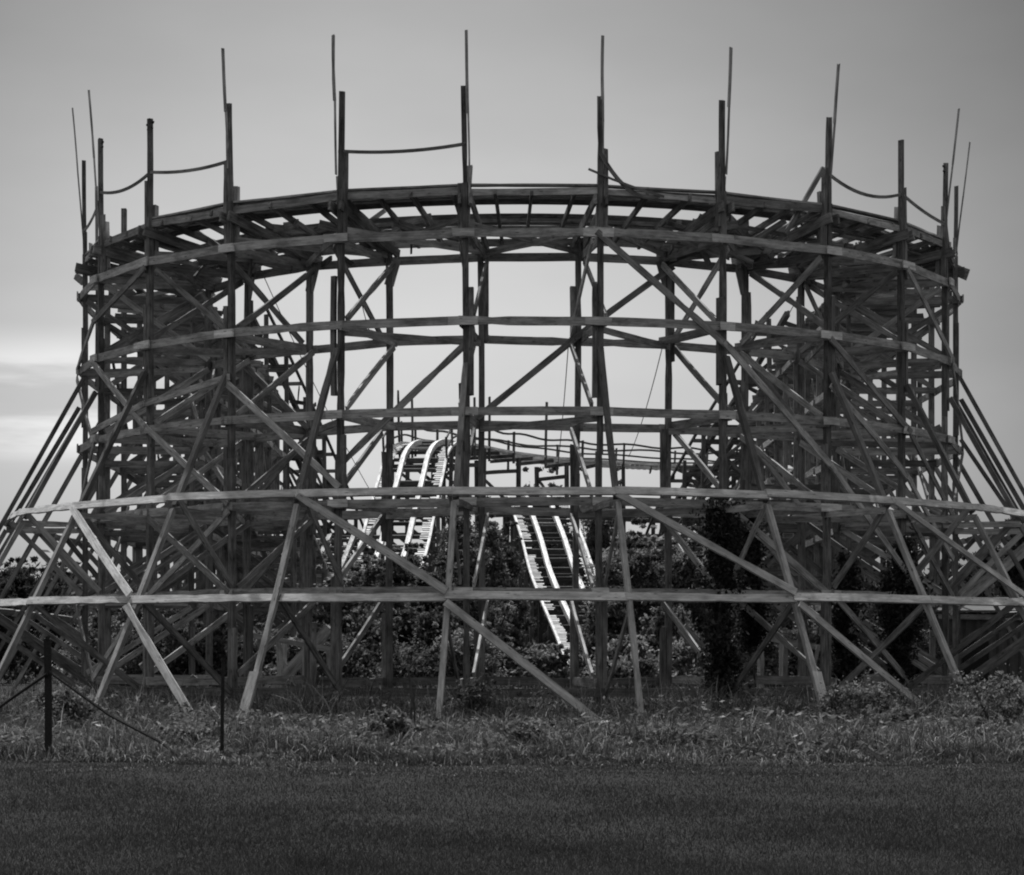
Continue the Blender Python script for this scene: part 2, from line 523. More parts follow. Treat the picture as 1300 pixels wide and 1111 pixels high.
# stub ledger low on the inner ring uses the dark timber
# raker girts
for (z, r, mat) in ((5.25, 13.87 + .12, M_GIRT), (2.92, 15.04 + .13, M_GIRT)):
    mb = MB()
    pts = [-90] + PHI + [90]
    for a, b in zip(pts[:-1], pts[1:]):
        q0, q1 = ring(a, r, z + j(.03)), ring(b, r, z + j(.03))
        e = (q1 - q0).normalized() * 0.05
        mb.beam(q0 - e, q1 + e * 0.2, 0.2, 0.05, outw((a + b) / 2) + UP * 0.62, bend=0.004, shade=random.uniform(.9, 1.15))
    turn.add('girt', mat, mb)
turn.b('post', M_POST, ring(-85.5, RO - .25, 9), ring(-85.5, RO - .25, 14.45), 0.09, 0.08, outw(-80))
for (phx, zr, zb) in ((75, 9.0, 0), (88, 8.6, 0), (-72, 8.9, 0), (-87, 8.3, 0), (78, 7.4, 3.2)):
    f = lambda z: ring(phx, RO + 0.15 + 4.9 * (1 - z / zr), z)
    turn.b('raker', M_BOARD, f(zr), f(zb - .2), 0.13, 0.11, outw(phx) + UP * .5, shade=random.uniform(.3, .6))
# long braces between the rakers
def rkp(i, z, off=0.2):
    ph = PHI[i]; return ring(ph, RO + 0.15 + 4.7 * (1 - z / 8.5) + off, z)
for (i, k, zu, zl) in ((4, 5, 5.2, 3.02), (5, 6, 2.78, 0.3), (2, 3, 5.2, 3.02), (3, 4, 2.78, 0.25), (6, 7, 5.2, 3.02), (7, 8, 2.78, 0.3),
                       (8, 9, 5.2, 3.02), (9, 10, 2.8, 0.3), (0, 1, 5.2, 3.0), (1, 2, 2.8, 0.3), (10, 11, 5.2, 3.0)):
    p, q = rkp(i, zu), rkp(k, zl)
    if zl < 1: q = p.lerp(q, {3: .64, 7: .78}.get(i, .82)); q.z = 0.12
    n = outw((PHI[i] + PHI[k]) / 2) + UP * 0.5
    turn.b('raker_brace', M_GIRT, p, q, 0.18, 0.05, n, shade=1.3 if i in (2, 3) else random.uniform(.6, .8), bend=0.006)  # left braces lightened in colour as if in stronger sun

# long diagonals around the ring
def dg(r, pts, sh=None):
    for (p0, z0), (p1, z1) in zip(pts[:-1], pts[1:]):
        a, b = ring(p0, r, z0), ring(p1, r, z1); e = (b - a).normalized() * 0.12
        turn.b('diagonal', M_BOARD, a - e, b + e, 0.155, 0.05, outw((p0 + p1) / 2), shade=sh)
o2 = RO + 0.2; i2 = RI + 0.13
dg(o2, [(8.6, 11.2), (23.2, 8.8), (37.9, 6.1), (52.5, 3.6)])
dg(i2, [(23.2, 11.0), (8.6, 9.3), (-6.1, 7.4)], 0.6)
dg(RO - 0.15, [(-6.1, 8.8), (-20.8, 6.1)], 0.8)
dg(o2, [(-35.4, 8.1), (-20.8, 5.6)])
dg(o2, [(-64.7, 7.4), (-50.1, 7.8), (-35.4, 8.2)], 1.1)
dg(o2, [(-79.3, 9.3), (-64.7, 10.2), (-50.1, 11.1)])
dg(o2, [(-79.3, 9.0), (-64.7, 7.0)])
dg(o2, [(-64.7, 9.1), (-50.1, 7.3), (-35.4, 5.3)])
dg(o2, [(-79.3, 5.3), (-64.7, 7.1)]); dg(o2, [(-50.1, 5.1), (-35.4, 3.2)]); dg(o2, [(-79.3, 2.9), (-64.7, 1.0)])
dg(o2, [(-64.7, 1.1), (-50.1, 3.0), (-35.4, 5.0)])
dg(o2, [(37.9, 9.1), (52.5, 7.2), (67.1, 5.3)]); dg(o2, [(67.1, 9.2), (81.8, 7.3)]); dg(o2, [(37.9, 8.0), (52.5, 6.0), (67.1, 4.2)])
dg(o2, [(52.5, 5.1), (67.1, 3.2)]); dg(o2, [(67.1, 5.2), (81.8, 7.1)]); dg(o2, [(37.9, 3.1), (52.5, 1.0)])
dg(o2, [(23.2, 5.1), (37.9, 3.0)]); dg(o2, [(52.5, 11.1), (67.1, 9.3)])
for (a, za, b, zb) in ((-50.1, 9, -35.4, 7.3), (-64.7, 11, -50.1, 9.3), (-64.7, 7, -50.1, 5.3), (-35.4, 5, -50.1, 3.2), (-79.3, 9, -64.7, 7.2),
                       (37.9, 9, 52.5, 7.3), (52.5, 11, 67.1, 9.3), (37.9, 7, 52.5, 5.2), (67.1, 7, 81.8, 5.2), (52.5, 3, 37.9, 5.1), (-35.4, 7, -50.1, 5.2)):
    dg(i2, [(a, za), (b, zb)])
# flat bracing under the track between the ribbons
for k, (a, b) in enumerate(zip(PHI[:-1], PHI[1:])):
    turn.b('diagonal', M_BOARD, ring(a, RO - .1, 11.5), ring(b, RI + .1, 11.32), 0.05, 0.15, UP)
    if k % 2 or k > 6: turn.b('diagonal', M_BOARD, ring(b, RO - .1, 11.42), ring(a, RI + .1, 11.26), 0.05, 0.15, UP)
    # level X between the lower ledgers
    if k % 2 == 0:
        turn.b('diagonal', M_BOARD, ring(a, RO - .1, 9.12), ring(b, RI + .1, 9.12), 0.05, 0.15, UP)
        turn.b('diagonal', M_BOARD, ring(b, RO - .1, 5.02), ring(a, RI + .1, 5.02), 0.05, 0.15, UP)
    else:
        turn.b('diagonal', M_BOARD, ring(b, RO - .1, 7.07), ring(a, RI + .1, 7.07), 0.05, 0.15, UP)

# the track on top: ties, laminated rails, walkways
ph = -88.0
while ph < 89:
    long_ = random.random() < 0.75
    z0, z1 = 12.22, 11.6
    ra = RO - 0.06 + j(.05); rb = RI + (-0.15 if long_ else 0.35) + j(.15)
    if random.random() > 0.06:
        f = lambda r: z0 + (z1 - z0) * (RO - r) / (RO - RI)
        turn.b('tie', M_POST, ring(ph, ra, f(ra)) , ring(ph + j(.4), rb, f(rb)), 0.14, 0.07, tang(ph))
    ph += 4.5 + j(.8)
arc = [-90 + 3 * k for k in range(61)]
def bank(r): return 12.3 + (11.62 - 12.3) * (RO - r) / (RO - RI)
for r in (10.9, 9.75):
    mb = MB()
    for s in range(3):
        mb.strip([ring(a, r + (0.03 if s else 0.0), bank(r) + 0.12 + 0.055 * s) for a in arc], 0.05, 0.2 if s < 2 else 0.12, UP, shade=.9)
    turn.add('rail', M_POST, mb)
mb = MB()
for r in (11.08, 11.3, 11.52, 11.74):       # outer walkway planks
    for a, b in zip(PHI[:-1] + [], PHI[1:]):
        if random.random() < 0.93:
            mb.beam(ring(a, r, bank(r) + 0.11 + j(.01)), ring(b, r + j(.02), bank(r) + 0.11), 0.215, 0.045, UP, bend=0.004)
for a, b in zip([-90] + PHI, PHI + [90]):
    mb.beam(ring(a, RO - .02, 12.22 + j(.05)), ring(b, RO - .02, 12.22 + j(.05)), random.uniform(.13, .19), 0.05, outw((a + b) / 2), bend=0.006)
turn.add('walkway', M_BOARD, mb)
mb = MB()
for r in (9.0, 9.22, 9.44):
    for a, b in zip(PHI[:-1], PHI[1:]):
        if random.random() < 0.6:
            mb.beam(ring(a, r, bank(r) + 0.11), ring(b, r + j(.05), bank(r) + 0.11 + j(.02)), 0.19, 0.045, UP, bend=0.006)
for a, b in zip(PHI[:-1], PHI[1:]):
    mb.beam(ring(a, RI - .1, 11.58 + j(.03)), ring(b, RI - .1, 11.58 + j(.03)), 0.18, 0.05, outw((a + b) / 2), bend=0.004)
turn.add('walkway', M_BOARD, mb)
# extra planking on both ends of the turn, seen from below
for (a, b) in zip(PHI[:-1], PHI[1:]):
    if a > 36 or b < -49:
        mb = MB()
        for r in np.arange(9.6, 11.1, 0.24):
            if random.random() < (0.72 if a > 0 else 0.1):
                mb.beam(ring(a, r, bank(r) - 0.11 + j(.03)), ring(b, r + j(.25), bank(r) - 0.11 + j(.06)), 0.2, 0.04, UP, bend=0.01)
        turn.add('plank_layer', M_BOARD, mb)
# splintered boards hanging in the track bed
def debris(phc, n, spread, zc=11.55):
    for _ in range(n):
        p = phc + random.uniform(-spread, spread); r = random.uniform(9.0, 10.9)
        a = ring(p, r, zc + random.uniform(-.3, .45))
        d = (tang(p) * random.uniform(-1, 1) + outw(p) * random.uniform(-.8, .8) + UP * random.uniform(-.35, .35)).normalized()
        turn.b('broken_board', M_POST, a - d * random.uniform(.3, .9), a + d * random.uniform(.3, 1.0), random.uniform(.1, .2), 0.05, d.cross(UP), bend=0.02)
debris(31, 26, 5.5, 11.6); debris(45, 16, 6); debris(57, 10, 6); debris(-29, 12, 3.5); debris(-45, 12, 5); debris(20, 6, 3); debris(-12, 5, 4)
turn.b('broken_board', M_BOARD, ring(36.6, RO + .15, 13.2), ring(34.0, RO - .6, 11.7), 0.12, 0.05, outw(36))
turn.b('broken_board', M_BOARD, ring(83, RO + .1, 12.1) + V3((-.1, 0, 0)), ring(83, RO + .36, 11.95), 0.3, 0.06, outw(0))
turn.b('broken_board', M_BOARD, ring(-84, RO + .1, 11.95), ring(-84, RO + .22, 11.8), 0.34, 0.06, outw(0))
# knee boards at the inner post heads
for i, ph in enumerate(PHI):
    if i in (2, 3, 4, 7, 8):
        s = 1 if i < 5 else -1
        turn.b('broken_board', M_BOARD, ring(ph + s * 1.2, RI, 11.2), ring(ph, RI, 10.6), 0.24, 0.05, outw(ph))

def handrail(i, z0, k, z1, sag, part='handrail', th=0.075, frac=1.0, mat=M_POST):
    a, b = ring(PHI[i], RO + .05, z0), ring(PHI[k], RO + .05, z1)
    pts = []
    for n in range(13):
        t = n / 12 * frac
        p = a.lerp(b, t); p.z -= sag * 4 * t * (1 - t)
        pts.append(p)
    turn.add(part, mat, MB().strip(pts, th, 0.035, lambda k: outw(PHI[i])))
handrail(4, 13.28, 5, 13.3, 0.09)
handrail(3, 13.35, 2, 13.5, 0.10)
handrail(2, 13.45, 1, 13.5, 0.17)
handrail(1, 13.3, 0, 13.0, 0.12)
handrail(8, 13.1, 9, 13.05, 0.27)
handrail(9, 13.0, 10, 12.75, 0.06)
handrail(10, 12.75, 11, 12.55, 0.55, th=0.14)
a = ring(8.6, RO + .1, 13.1); b = ring(15.5, RO, 12.2)
turn.add('handrail', M_POST, MB().strip([a.lerp(b, t / 10) - UP * (0.75 * 2 * (t / 10) * (1 - t / 10)) for t in range(11)], .09, .035, outw(10)))
turn.add('handrail', M_POST, MB().strip([ring(7.3, RO + .1, 12.72), ring(10, RO + .1, 12.5), ring(13, RO + .1, 12.3), ring(16, RO, 12.18)], .05, .03, outw(10)))
turn.finish()

# ------------------------------------------------------------------ the two straights running back from the turn
def straight(side, label):
    th = Thing('coaster_straight', (XC + side * RO, DC, 0), label, 'roller coaster', 'straights behind the curved turn')
    P = lambda r, s, z: V3((XC + side * r, DC + s, z))
    ox = V3((side, 0, 0)); ty = V3((0, 1, 0))
    SS = [2.6 + 3.0 * k for k in range(9)]
    zdeck = lambda s: 12.0 - 0.012 * max(0, s - 12) ** 1.6
    for k, s in enumerate(SS):
        zt = 15.05 if (k == 1 and side < 0) else zdeck(s) + 0.15 + j(.2)
        levs = [z for z in LEV if z < zdeck(s) - 0.4]
        for r, zz in ((RO, zt), (RI, zdeck(s) - 0.3)):
            mb = MB().beam(P(r, s, -.3), P(r, s + j(.04), 6.1), 0.17, 0.16, ox, shade=random.uniform(.7, 1))
            mb.beam(P(r, s + j(.04), 6.0), P(r, s + j(.08), zz), 0.16, 0.15, ox, shade=random.uniform(.7, 1))
            ds = []
            for (za, zb) in ((8, 10.3), (3.5, 6.0)):
                if random.random() < 0.7: ds.append(('doubler', M_POST, MB())); ds[-1][2].beam(P(r + .15, s, za + j(.4)), P(r + .15, s, zb + j(.6)), 0.13, 0.13, ox)
            th.add('post', M_POST, mb, ds)
        for z in levs:
            th.b('cross_tie', M_POST, P(RO + .2, s - .11, z + j(.04)), P(RI - .2, s - .11, z + j(.05)), 0.19, 0.05, ty)
        for n, (zu, zl) in enumerate(zip(levs[:-1], levs[1:])):
            th.b('brace', M_POST, P(RI + .05, s - .16, zu - .12), P(RO - .05, s - .16, zl + .12), 0.16, 0.05, ty)
            if n == 0 or random.random() < 0.15:
                th.b('brace', M_POST, P(RO - .05, s + .16, zu - .12), P(RI + .05, s + .16, zl + .12), 0.16, 0.05, ty)
        for e in (-.12, .12):
            th.b('bent_cap', M_POST, P(RO + .25, s + e, zdeck(s) - .2), P(RI - .3, s + e, zdeck(s) - .45), 0.22, 0.06, ty)
        if k < 6:
            zr = 8.2 + j(.3); RF = 16.6
            rk = lambda z: P(RO + .15 + (RF - RO) * (1 - z / zr), s, z)
            fn = (ox * zr + UP * (RF - RO)).normalized()
            th.b('raker', M_BOARD, rk(zr), rk(-.3), 0.13, 0.12, fn, shade=random.uniform(.4, .8))
            th.b('strut', M_POST, rk(5.2) + ty * .12, P(RO + .1, s + .12, 3.2), 0.15, 0.05, ty)
            th.b('strut', M_POST, rk(2.9) + ty * .12, P(RO + .1, s + .12, .8), 0.15, 0.05, ty)
    for n, z in enumerate(LEV):
        for r in (RO + .13, RI - .13):
            mb = MB(); seq = [0.0] + SS
            for a, b in zip(seq[:-1], seq[1:]):
                if zdeck(b) - 0.4 < z: break
                mb.beam(P(r, a - .1, z + j(.04)), P(r, b + .1, z + j(.04)), 0.19, 0.05, ox, bend=0.005)
            if mb.v: th.add('ledger', M_BOARD, mb)
    for (z, r) in ((5.25, 13.95), (2.92, 15.15)):
        mb = MB(); seq = [0.0] + SS[:6]
        for a, b in zip(seq[:-1], seq[1:]):
            mb.beam(P(r, a, z + j(.03)), P(r, b, z + j(.03)), 0.2, 0.05, ox + UP * .6, bend=0.004)
        th.add('girt', M_GIRT, mb)
    for k, (a, b) in enumerate(zip(SS[:-1], SS[1:])):
        for r in (RO - .13, RI + .13):
            z = random.choice(LEV[1:-1]); up = random.choice((-1, 1))
            th.b('diagonal', M_POST, P(r, a, z + up * 1.0), P(r, b, z - up * 1.0), 0.16, 0.05, ox)
            z = random.choice(LEV[1:-1])
            if random.random() < .5: th.b('diagonal', M_POST, P(r, a, z - 1.0), P(r, b, z + 1.0), 0.16, 0.05, ox)
        for s in (a, a + .75, a + 1.5, a + 2.25):
            th.b('tie', M_POST, P(RO + j(.2), s, zdeck(s) + .1), P(RI - .15 + j(.2), s + j(.1), zdeck(s) - .2), 0.16, 0.075, ty)
    seq = [k * 1.0 for k in range(0, 28)]
    for r in (10.9, 9.75):
        mb = MB()
        for e in range(2):
            mb.strip([P(r + .03 * e, s, zdeck(s) - .3 + 0.3 * (r - RI) / (RO - RI) + .22 + .055 * e) for s in seq], .2, .05, UP, shade=.9)
        th.add('rail', M_POST, mb)
    for rr in ((11.28, 11.5, 11.74), (9.0, 9.22, 9.44)):
        for r in rr:
            for a, b in zip([0.0] + SS[:-1], SS):
                mb = MB()
                if random.random() < (.45 if side > 0 else .22):
                    mb.beam(P(r, a, zdeck(a) + .0 + .1 * (r - 9)), P(r + j(.06), b, zdeck(b) + .0 + .1 * (r - 9)), 0.2, 0.045, UP)
                if mb.v: th.add('walkway_plank', M_BOARD, mb)
    for _ in range(26):
        s = random.uniform(0, 30); r = random.uniform(9, 11.6)
        a = P(r, s, zdeck(s) - .35 + j(.3))
        d = V3((random.uniform(-1, 1), random.uniform(-1, 1), random.uniform(-.4, .4))).normalized()
        th.b('broken_board', M_BOARD, a - d * random.uniform(.3, 1.2), a + d * random.uniform(.3, 1.2), 0.15, 0.05, d.cross(UP))
    return th.finish()
straight(-1, 'straight wooden trestle running back from the left end of the curved turn')
straight(1, 'straight wooden trestle running back from the right end of the curved turn')

# ------------------------------------------------------------------ tracks inside the loop
def catmull(pts, n):
    pts = [V3(p) for p in pts]
    out = []
    ext = [pts[0] * 2 - pts[1]] + pts + [pts[-1] * 2 - pts[-2]]
    for i in range(1, len(ext) - 2):
        p0, p1, p2, p3 = ext[i - 1:i + 3]
        for k in range(n):
            t = k / n
            out.append(0.5 * ((2 * p1) + (p2 - p0) * t + (2 * p0 - 5 * p1 + 4 * p2 - p3) * t * t + (3 * p1 - p0 - 3 * p2 + p3) * t ** 3))
    out.append(pts[-1])
    # resample evenly
    res = [out[0]]; step = 0.5; acc = 0
    for a, b in zip(out[:-1], out[1:]):
        d = (b - a).length
        while acc + d >= step:
            t = (step - acc) / d; a = a.lerp(b, t); d = (b - a).length; acc = 0; res.append(a.copy())
        acc += d
    return res

def trackway(name, path, label, pale, dark, bents=True, rail_from=None, tall_posts=(), gauge=1.0, group=None, slat=True, maxz=None):
    pts = catmull(path, 12)
    base = pts[0].copy(); base.z = 0
    th = Thing(name, base, label, 'roller coaster', group)
    K = len(pts)
    fr = []
    for k in range(K):
        a = (pts[min(k + 1, K - 1)] - pts[max(k - 1, 0)]).normalized()
        s = a.cross(UP).normalized(); n = s.cross(a).normalized()
        fr.append((a, s, n))
    off = lambda k, u, h: pts[k] + fr[k][1] * u + fr[k][2] * h
    for u in (-gauge / 2, gauge / 2):
        mb = MB()
        mb.strip([off(k, u, 0.12) for k in range(K)], 0.19, 0.2, lambda k: fr[k][2], shade=1.0)
        mb.strip([off(k, u + 0.05, 0.235) for k in range(K)], 0.08, 0.03, lambda k: fr[k][2], shade=1.25)
        th.add('rail', pale, mb)
    for k in range(0, K, 3):
        if not slat and random.random() < .3: continue
        th.b('tie', dark, off(k, -1.35, -0.05), off(k, 1.35, -0.05), 0.07, 0.15, fr[k][2], bend=0.002)
        if k % 2 == 0 and slat:
            th.b('tie', pale if k % 8 == 0 else dark, off(k, -.48, 0.12), off(k, .48, 0.12), 0.045, 0.08, fr[k][2], bend=0.002, shade=.6)
    for sd in (-1, 1):
        mb = MB()
        mb.strip([off(k, sd * 1.28, 0.12) for k in range(K)], 0.10, 0.10, lambda k: fr[k][2], shade=1.05)
        if slat:
            for k in range(K - 1):
                for e in (0, .5):
                    if random.random() < (.93 if (k // 5 + (sd > 0) * 2) % 4 else .35):
                        p = lambda u: off(k, u, .06).lerp(off(k + 1, u, .06), e)
                        mb.beam(p(sd * random.uniform(.84, .98)), p(sd * 1.24), random.uniform(.12, .17), 0.03, fr[k][2], bend=0, shade=random.uniform(.6, 1.1))
        th.add('walkway', pale, mb)
    if not slat:
        for _ in range(22):
            k = random.randrange(2, K - 2)
            d = V3((random.uniform(-1, 1), random.uniform(-1, 1), random.uniform(-.7, .7))).normalized()
            c = off(k, random.uniform(-1.2, 1.2), random.uniform(-.5, .3))
            th.b('broken_board', dark, c - d * random.uniform(.3, 1), c + d * random.uniform(.3, 1), .17, .05, d.cross(UP))
    if bents:
        for k in range(0, K, 7):
            z = pts[k].z
            if z < 0.8: continue
            sd = fr[k][1]; ax = fr[k][0].copy(); ax.z = 0; ax.normalize()
            pl = pts[k] - sd * 1.25; pr = pts[k] + sd * 1.25
            for p in (pl, pr):
                th.b('post', dark, V3((p.x, p.y, -.2)), V3((p.x, p.y, z - .1)), 0.16, 0.16, ax)
            for q in np.arange(z - 0.7, 0.6, -2.0):
                A, B = V3((pl.x, pl.y, q)), V3((pr.x, pr.y, q))
                th.b('cross_tie', dark, A, B, 0.18, 0.05, ax)
                if q > 2.2:
                    th.b('brace', dark, A + ax * .1, B + ax * .1 - UP * 2, 0.15, 0.05, ax)
                    if random.random() < .5: th.b('brace', dark, B - ax * .1, A - ax * .1 - UP * 2, 0.15, 0.05, ax)
            if k + 7 < K and z > 2.5:
                q2 = pts[k + 7]; s2 = fr[k + 7][1]
                for e in (-1.25, 1.25):
                    a0 = pts[k] + sd * e; b0 = q2 + s2 * e
                    th.b('ledger', dark, V3((a0.x, a0.y, z - 2.4)), V3((b0.x, b0.y, q2.z - 2.4)), 0.17, 0.05, sd)
                    if z > 5: th.b('ledger', dark, V3((a0.x, a0.y, z - 4.6)), V3((b0.x, b0.y, q2.z - 4.6)), 0.17, 0.05, sd)
    if rail_from is not None:
        for sd in (-1, 1):
            mb = MB()
            mb.strip([off(k, sd * 1.3, 0.95 + 0.06 * math.sin(k * .9 + sd)) for k in range(rail_from, K)], 0.05, 0.09, lambda k: UP, shade=.8)
            th.add('handrail', dark, mb)
            mb = MB()
            mb.strip([off(k, sd * 1.3, 0.45 + 0.03 * math.sin(k * .7)) for k in range(rail_from, K)], 0.04, 0.08, lambda k: UP, shade=.8)
            th.add('handrail', dark, mb)
            for k in range(rail_from, K, 5):
                th.b('handrail_post', dark, off(k, sd * 1.3, -.4), off(k, sd * 1.3, 1.05 + (1.6 if (k // 5) % 4 == 2 and sd > 0 else 0)), 0.09, 0.09, fr[k][0])
    for (k, sd, h) in tall_posts:
        th.b('light_pole', dark, off(k, sd * 1.3, -.5), off(k, sd * 1.3, h), 0.09, 0.08, fr[k][0])
    return th, pts, fr

hill = [(-5.2, 79, 2.2), (-4.75, 86, 4.0), (-4.45, 90, 5.5), (-4.3, 93.5, 6.95), (-4.08, 97.5, 8.8), (-3.93, 100.5, 10.0), (-3.56, 104, 10.75),
        (-2.7, 108, 10.95), (-0.9, 111.5, 10.9), (1.9, 114.2, 10.8), (4.9, 115.3, 10.7), (8.7, 115, 10.5), (11.6, 112.5, 10.2), (13.5, 108, 9.8), (14, 102, 9.2)]
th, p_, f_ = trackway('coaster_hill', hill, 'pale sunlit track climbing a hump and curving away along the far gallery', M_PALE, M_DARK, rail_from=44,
               tall_posts=((50, -1, 2.6), (53, -1, 2.4), (55, 1, 2.5), (58, -1, 2.3), (60, 1, 2.2), (64, 1, 2.4)))
th.finish()
dip = [(0.9, 116, 9.2), (1.2, 110, 8.7), (1.38, 106, 7.75), (1.7, 101, 6.4), (2.0, 96, 4.9), (2.4, 91.5, 3.6), (2.8, 87, 2.45), (3.25, 80, 1.0), (3.6, 74, 0.7)]
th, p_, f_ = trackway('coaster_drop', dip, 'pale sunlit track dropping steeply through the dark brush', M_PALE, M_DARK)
th.finish()
incl_l = [(-11.2, 98, 15.6), (-10.4, 103, 13.6), (-9.5, 108, 11.2), (-8.7, 113, 8.8), (-8.0, 118, 6.5)]
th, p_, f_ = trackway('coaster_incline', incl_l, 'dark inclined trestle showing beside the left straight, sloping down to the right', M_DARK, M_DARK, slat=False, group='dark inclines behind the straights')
th.finish()
incl_r = [(11.0, 92, 14.6), (10.2, 97, 13.0), (9.1, 103, 11.0), (8.0, 110, 8.6), (7.2, 116, 6.0)]
th, p_, f_ = trackway('coaster_incline', incl_r, 'dark inclined trestle showing beside the right straight, sloping down to the left', M_DARK, M_DARK, slat=False, group='dark inclines behind the straights')
th.finish()
# low second run on each side, inside the legs of the turn
low_l = [(-7.6, 70, 6.2), (-7.6, 76, 5.4), (-7.4, 84, 4.0), (-7.2, 92, 4.6), (-7.0, 100, 6.6)]
th, p_, f_ = trackway('coaster_low_run', low_l, 'low dark run of track beside the left straight, half hidden in timber', M_BOARD, M_POST, group='low runs inside the turn')
th.finish()
low_r = [(8.0, 70, 6.6), (8.0, 76, 6.0), (7.8, 84, 4.6), (7.6, 92, 4.8), (7.4, 100, 6.2)]
th, p_, f_ = trackway('coaster_low_run', low_r, 'low dark run of track beside the right straight, half hidden in timber', M_BOARD, M_POST, group='low runs inside the turn')
th.finish()

# ------------------------------------------------------------------ ground
def gz(x, y):
    return 0.03 * math.sin(x * 0.31 + 1) * math.cos(y * 0.11) + 0.012 * math.sin(x * 0.9 + y * 0.2)
xs = list(np.linspace(-40, 40, 81)); xs = [-3000, -900, -300, -120, -70] + xs + [70, 120, 300, 900, 3000]
ys = [-40, 0, 8] + list(np.linspace(12, 130, 119)) + [160, 220, 320, 600, 1200, 3000]
vv = []; ff = []
for y in ys:
    for x in xs:
        vv.append((x, y, gz(x, y) if abs(x) < 60 and y < 130 else 0.0))
nx = len(xs)
for a in range(len(ys) - 1):
    for b in range(nx - 1):
        q = a * nx + b; ff.append((q, q + 1, q + 1 + nx, q + nx))
me = bpy.data.meshes.new('ground'); me.from_pydata(vv, [], ff)
for p in me.polygons: p.use_smooth = True
tag(link('ground', me, M_GROUND), kind='structure')
def gz_np(x, y): return 0.03 * np.sin(x * 0.31 + 1) * np.cos(y * 0.11) + 0.012 * np.sin(x * 0.9 + y * 0.2)

# ------------------------------------------------------------------ grass
def blades(name, x, y, h, wd, lean, shade, mat, segs=3, arch=1.0):
    n = len(x)
    az = RNG.uniform(0, 2 * np.pi, n); faz = RNG.uniform(0, 2 * np.pi, n)
    z0 = gz_np(x, y) - 0.02
    V = np.zeros((n, (segs + 1) * 2, 3)); S = np.zeros((n, (segs + 1) * 2))
    for k in range(segs + 1):
        t = k / segs
        bx = x + np.cos(az) * lean * h * t ** 2; by = y + np.sin(az) * lean * h * t ** 2
        bz = z0 + h * (t - arch * 0.35 * lean * t ** 3)
        ww = wd * (1 - t) ** 0.6 * 0.5 + 0.0006
        V[:, 2 * k, 0] = bx - np.cos(faz) * ww; V[:, 2 * k, 1] = by - np.sin(faz) * ww; V[:, 2 * k, 2] = bz
        V[:, 2 * k + 1, 0] = bx + np.cos(faz) * ww; V[:, 2 * k + 1, 1] = by + np.sin(faz) * ww; V[:, 2 * k + 1, 2] = bz
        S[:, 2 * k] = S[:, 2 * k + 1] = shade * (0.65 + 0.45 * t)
    base = (np.arange(n) * (segs + 1) * 2)[:, None]
    F = np.concatenate([base + np.array([2 * k, 2 * k + 1, 2 * k + 3, 2 * k + 2])[None] for k in range(segs)], 0)
    return np_mesh(name, V.reshape(-1, 3), F, S.ravel(), mat)

def patch(x, y, sc):   # cheap smooth noise for patchiness, 0..1
    v = np.sin(x * 1.1 * sc + 2 * np.sin(y * 0.7 * sc)) + np.sin(y * 1.7 * sc + 1.3 * np.sin(x * 0.9 * sc + 1)) + np.sin((x + y) * 0.6 * sc + 4)
    return (v + 3) / 6
# mown lawn in front
n = 420000
y = 1 / RNG.uniform(1 / 38.0, 1 / 16.0, n)
x = RNG.uniform(-0.24, 0.24, n) * y
o = blades('mown_grass', x, y, np.where(RNG.uniform(0, 1, n) < .006, RNG.uniform(.1, .18, n), RNG.uniform(.03, .075, n) * (0.8 + .4 * patch(x * 1.4, y * .7, 1.3))), RNG.uniform(.006, .013, n) * (y / 22), RNG.uniform(.2, 1.1, n),
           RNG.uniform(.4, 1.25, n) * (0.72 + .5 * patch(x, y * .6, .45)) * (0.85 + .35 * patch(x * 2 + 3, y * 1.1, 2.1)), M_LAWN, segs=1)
tag(o, 'dark close-cut lawn grass in the foreground', 'grass', kind='stuff')
# tall grass and weeds in front of and under the trestle
n = 210000
y = 33.4 + 32 * RNG.uniform(0, 1, n) ** 1.3
x = RNG.uniform(-0.25, 0.25, n) * (y + 2)
y = y + 0.5 * np.sin(x * 1.3) + .3 * np.sin(x * 3.1)
foot = lambda x, y: 0.68 + 0.5 / (1 + np.exp(-(y - 50.8 - .0 * x) * 2.2)) + .5 * np.clip(patch(x * 1.9 + 6, y * 1.2, 1.7) - .62, 0, 1) * 2
pt = patch(x, y, .8); pt2 = patch(x + 30, y * 1.5, 2.2)
keep = RNG.uniform(0, 1, n) < 0.35 + 0.9 * pt2
ramp = np.clip((y - 35.2) / 4.5 + .5 * (pt2 - .5), 0.1, 1)
tuft = patch(x * 1.7 - 4, y * 1.4 + 8, 1.9) ** 2
h = RNG.uniform(.25, .85, n) * (0.5 + .55 * pt + .7 * tuft) * ramp * foot(x, y)
sh = RNG.uniform(.2, .95, n) * (0.35 + 1.1 * patch(x + 9, y * 1.3, 1.5))
dry = RNG.uniform(0, 1, n) < 0.075 * (0.4 + 2 * patch(x - 12, y + 5, .7))
sh = np.where(dry, RNG.uniform(1.6, 3.2, n), sh)
x, y, h, sh = x[keep], y[keep], h[keep], sh[keep]; m = len(x)
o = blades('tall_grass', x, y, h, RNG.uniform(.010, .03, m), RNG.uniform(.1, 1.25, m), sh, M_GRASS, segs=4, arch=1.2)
tag(o, 'uncut tall grass and weeds with dry blades along the foot of the trestle', 'grass', kind='stuff')

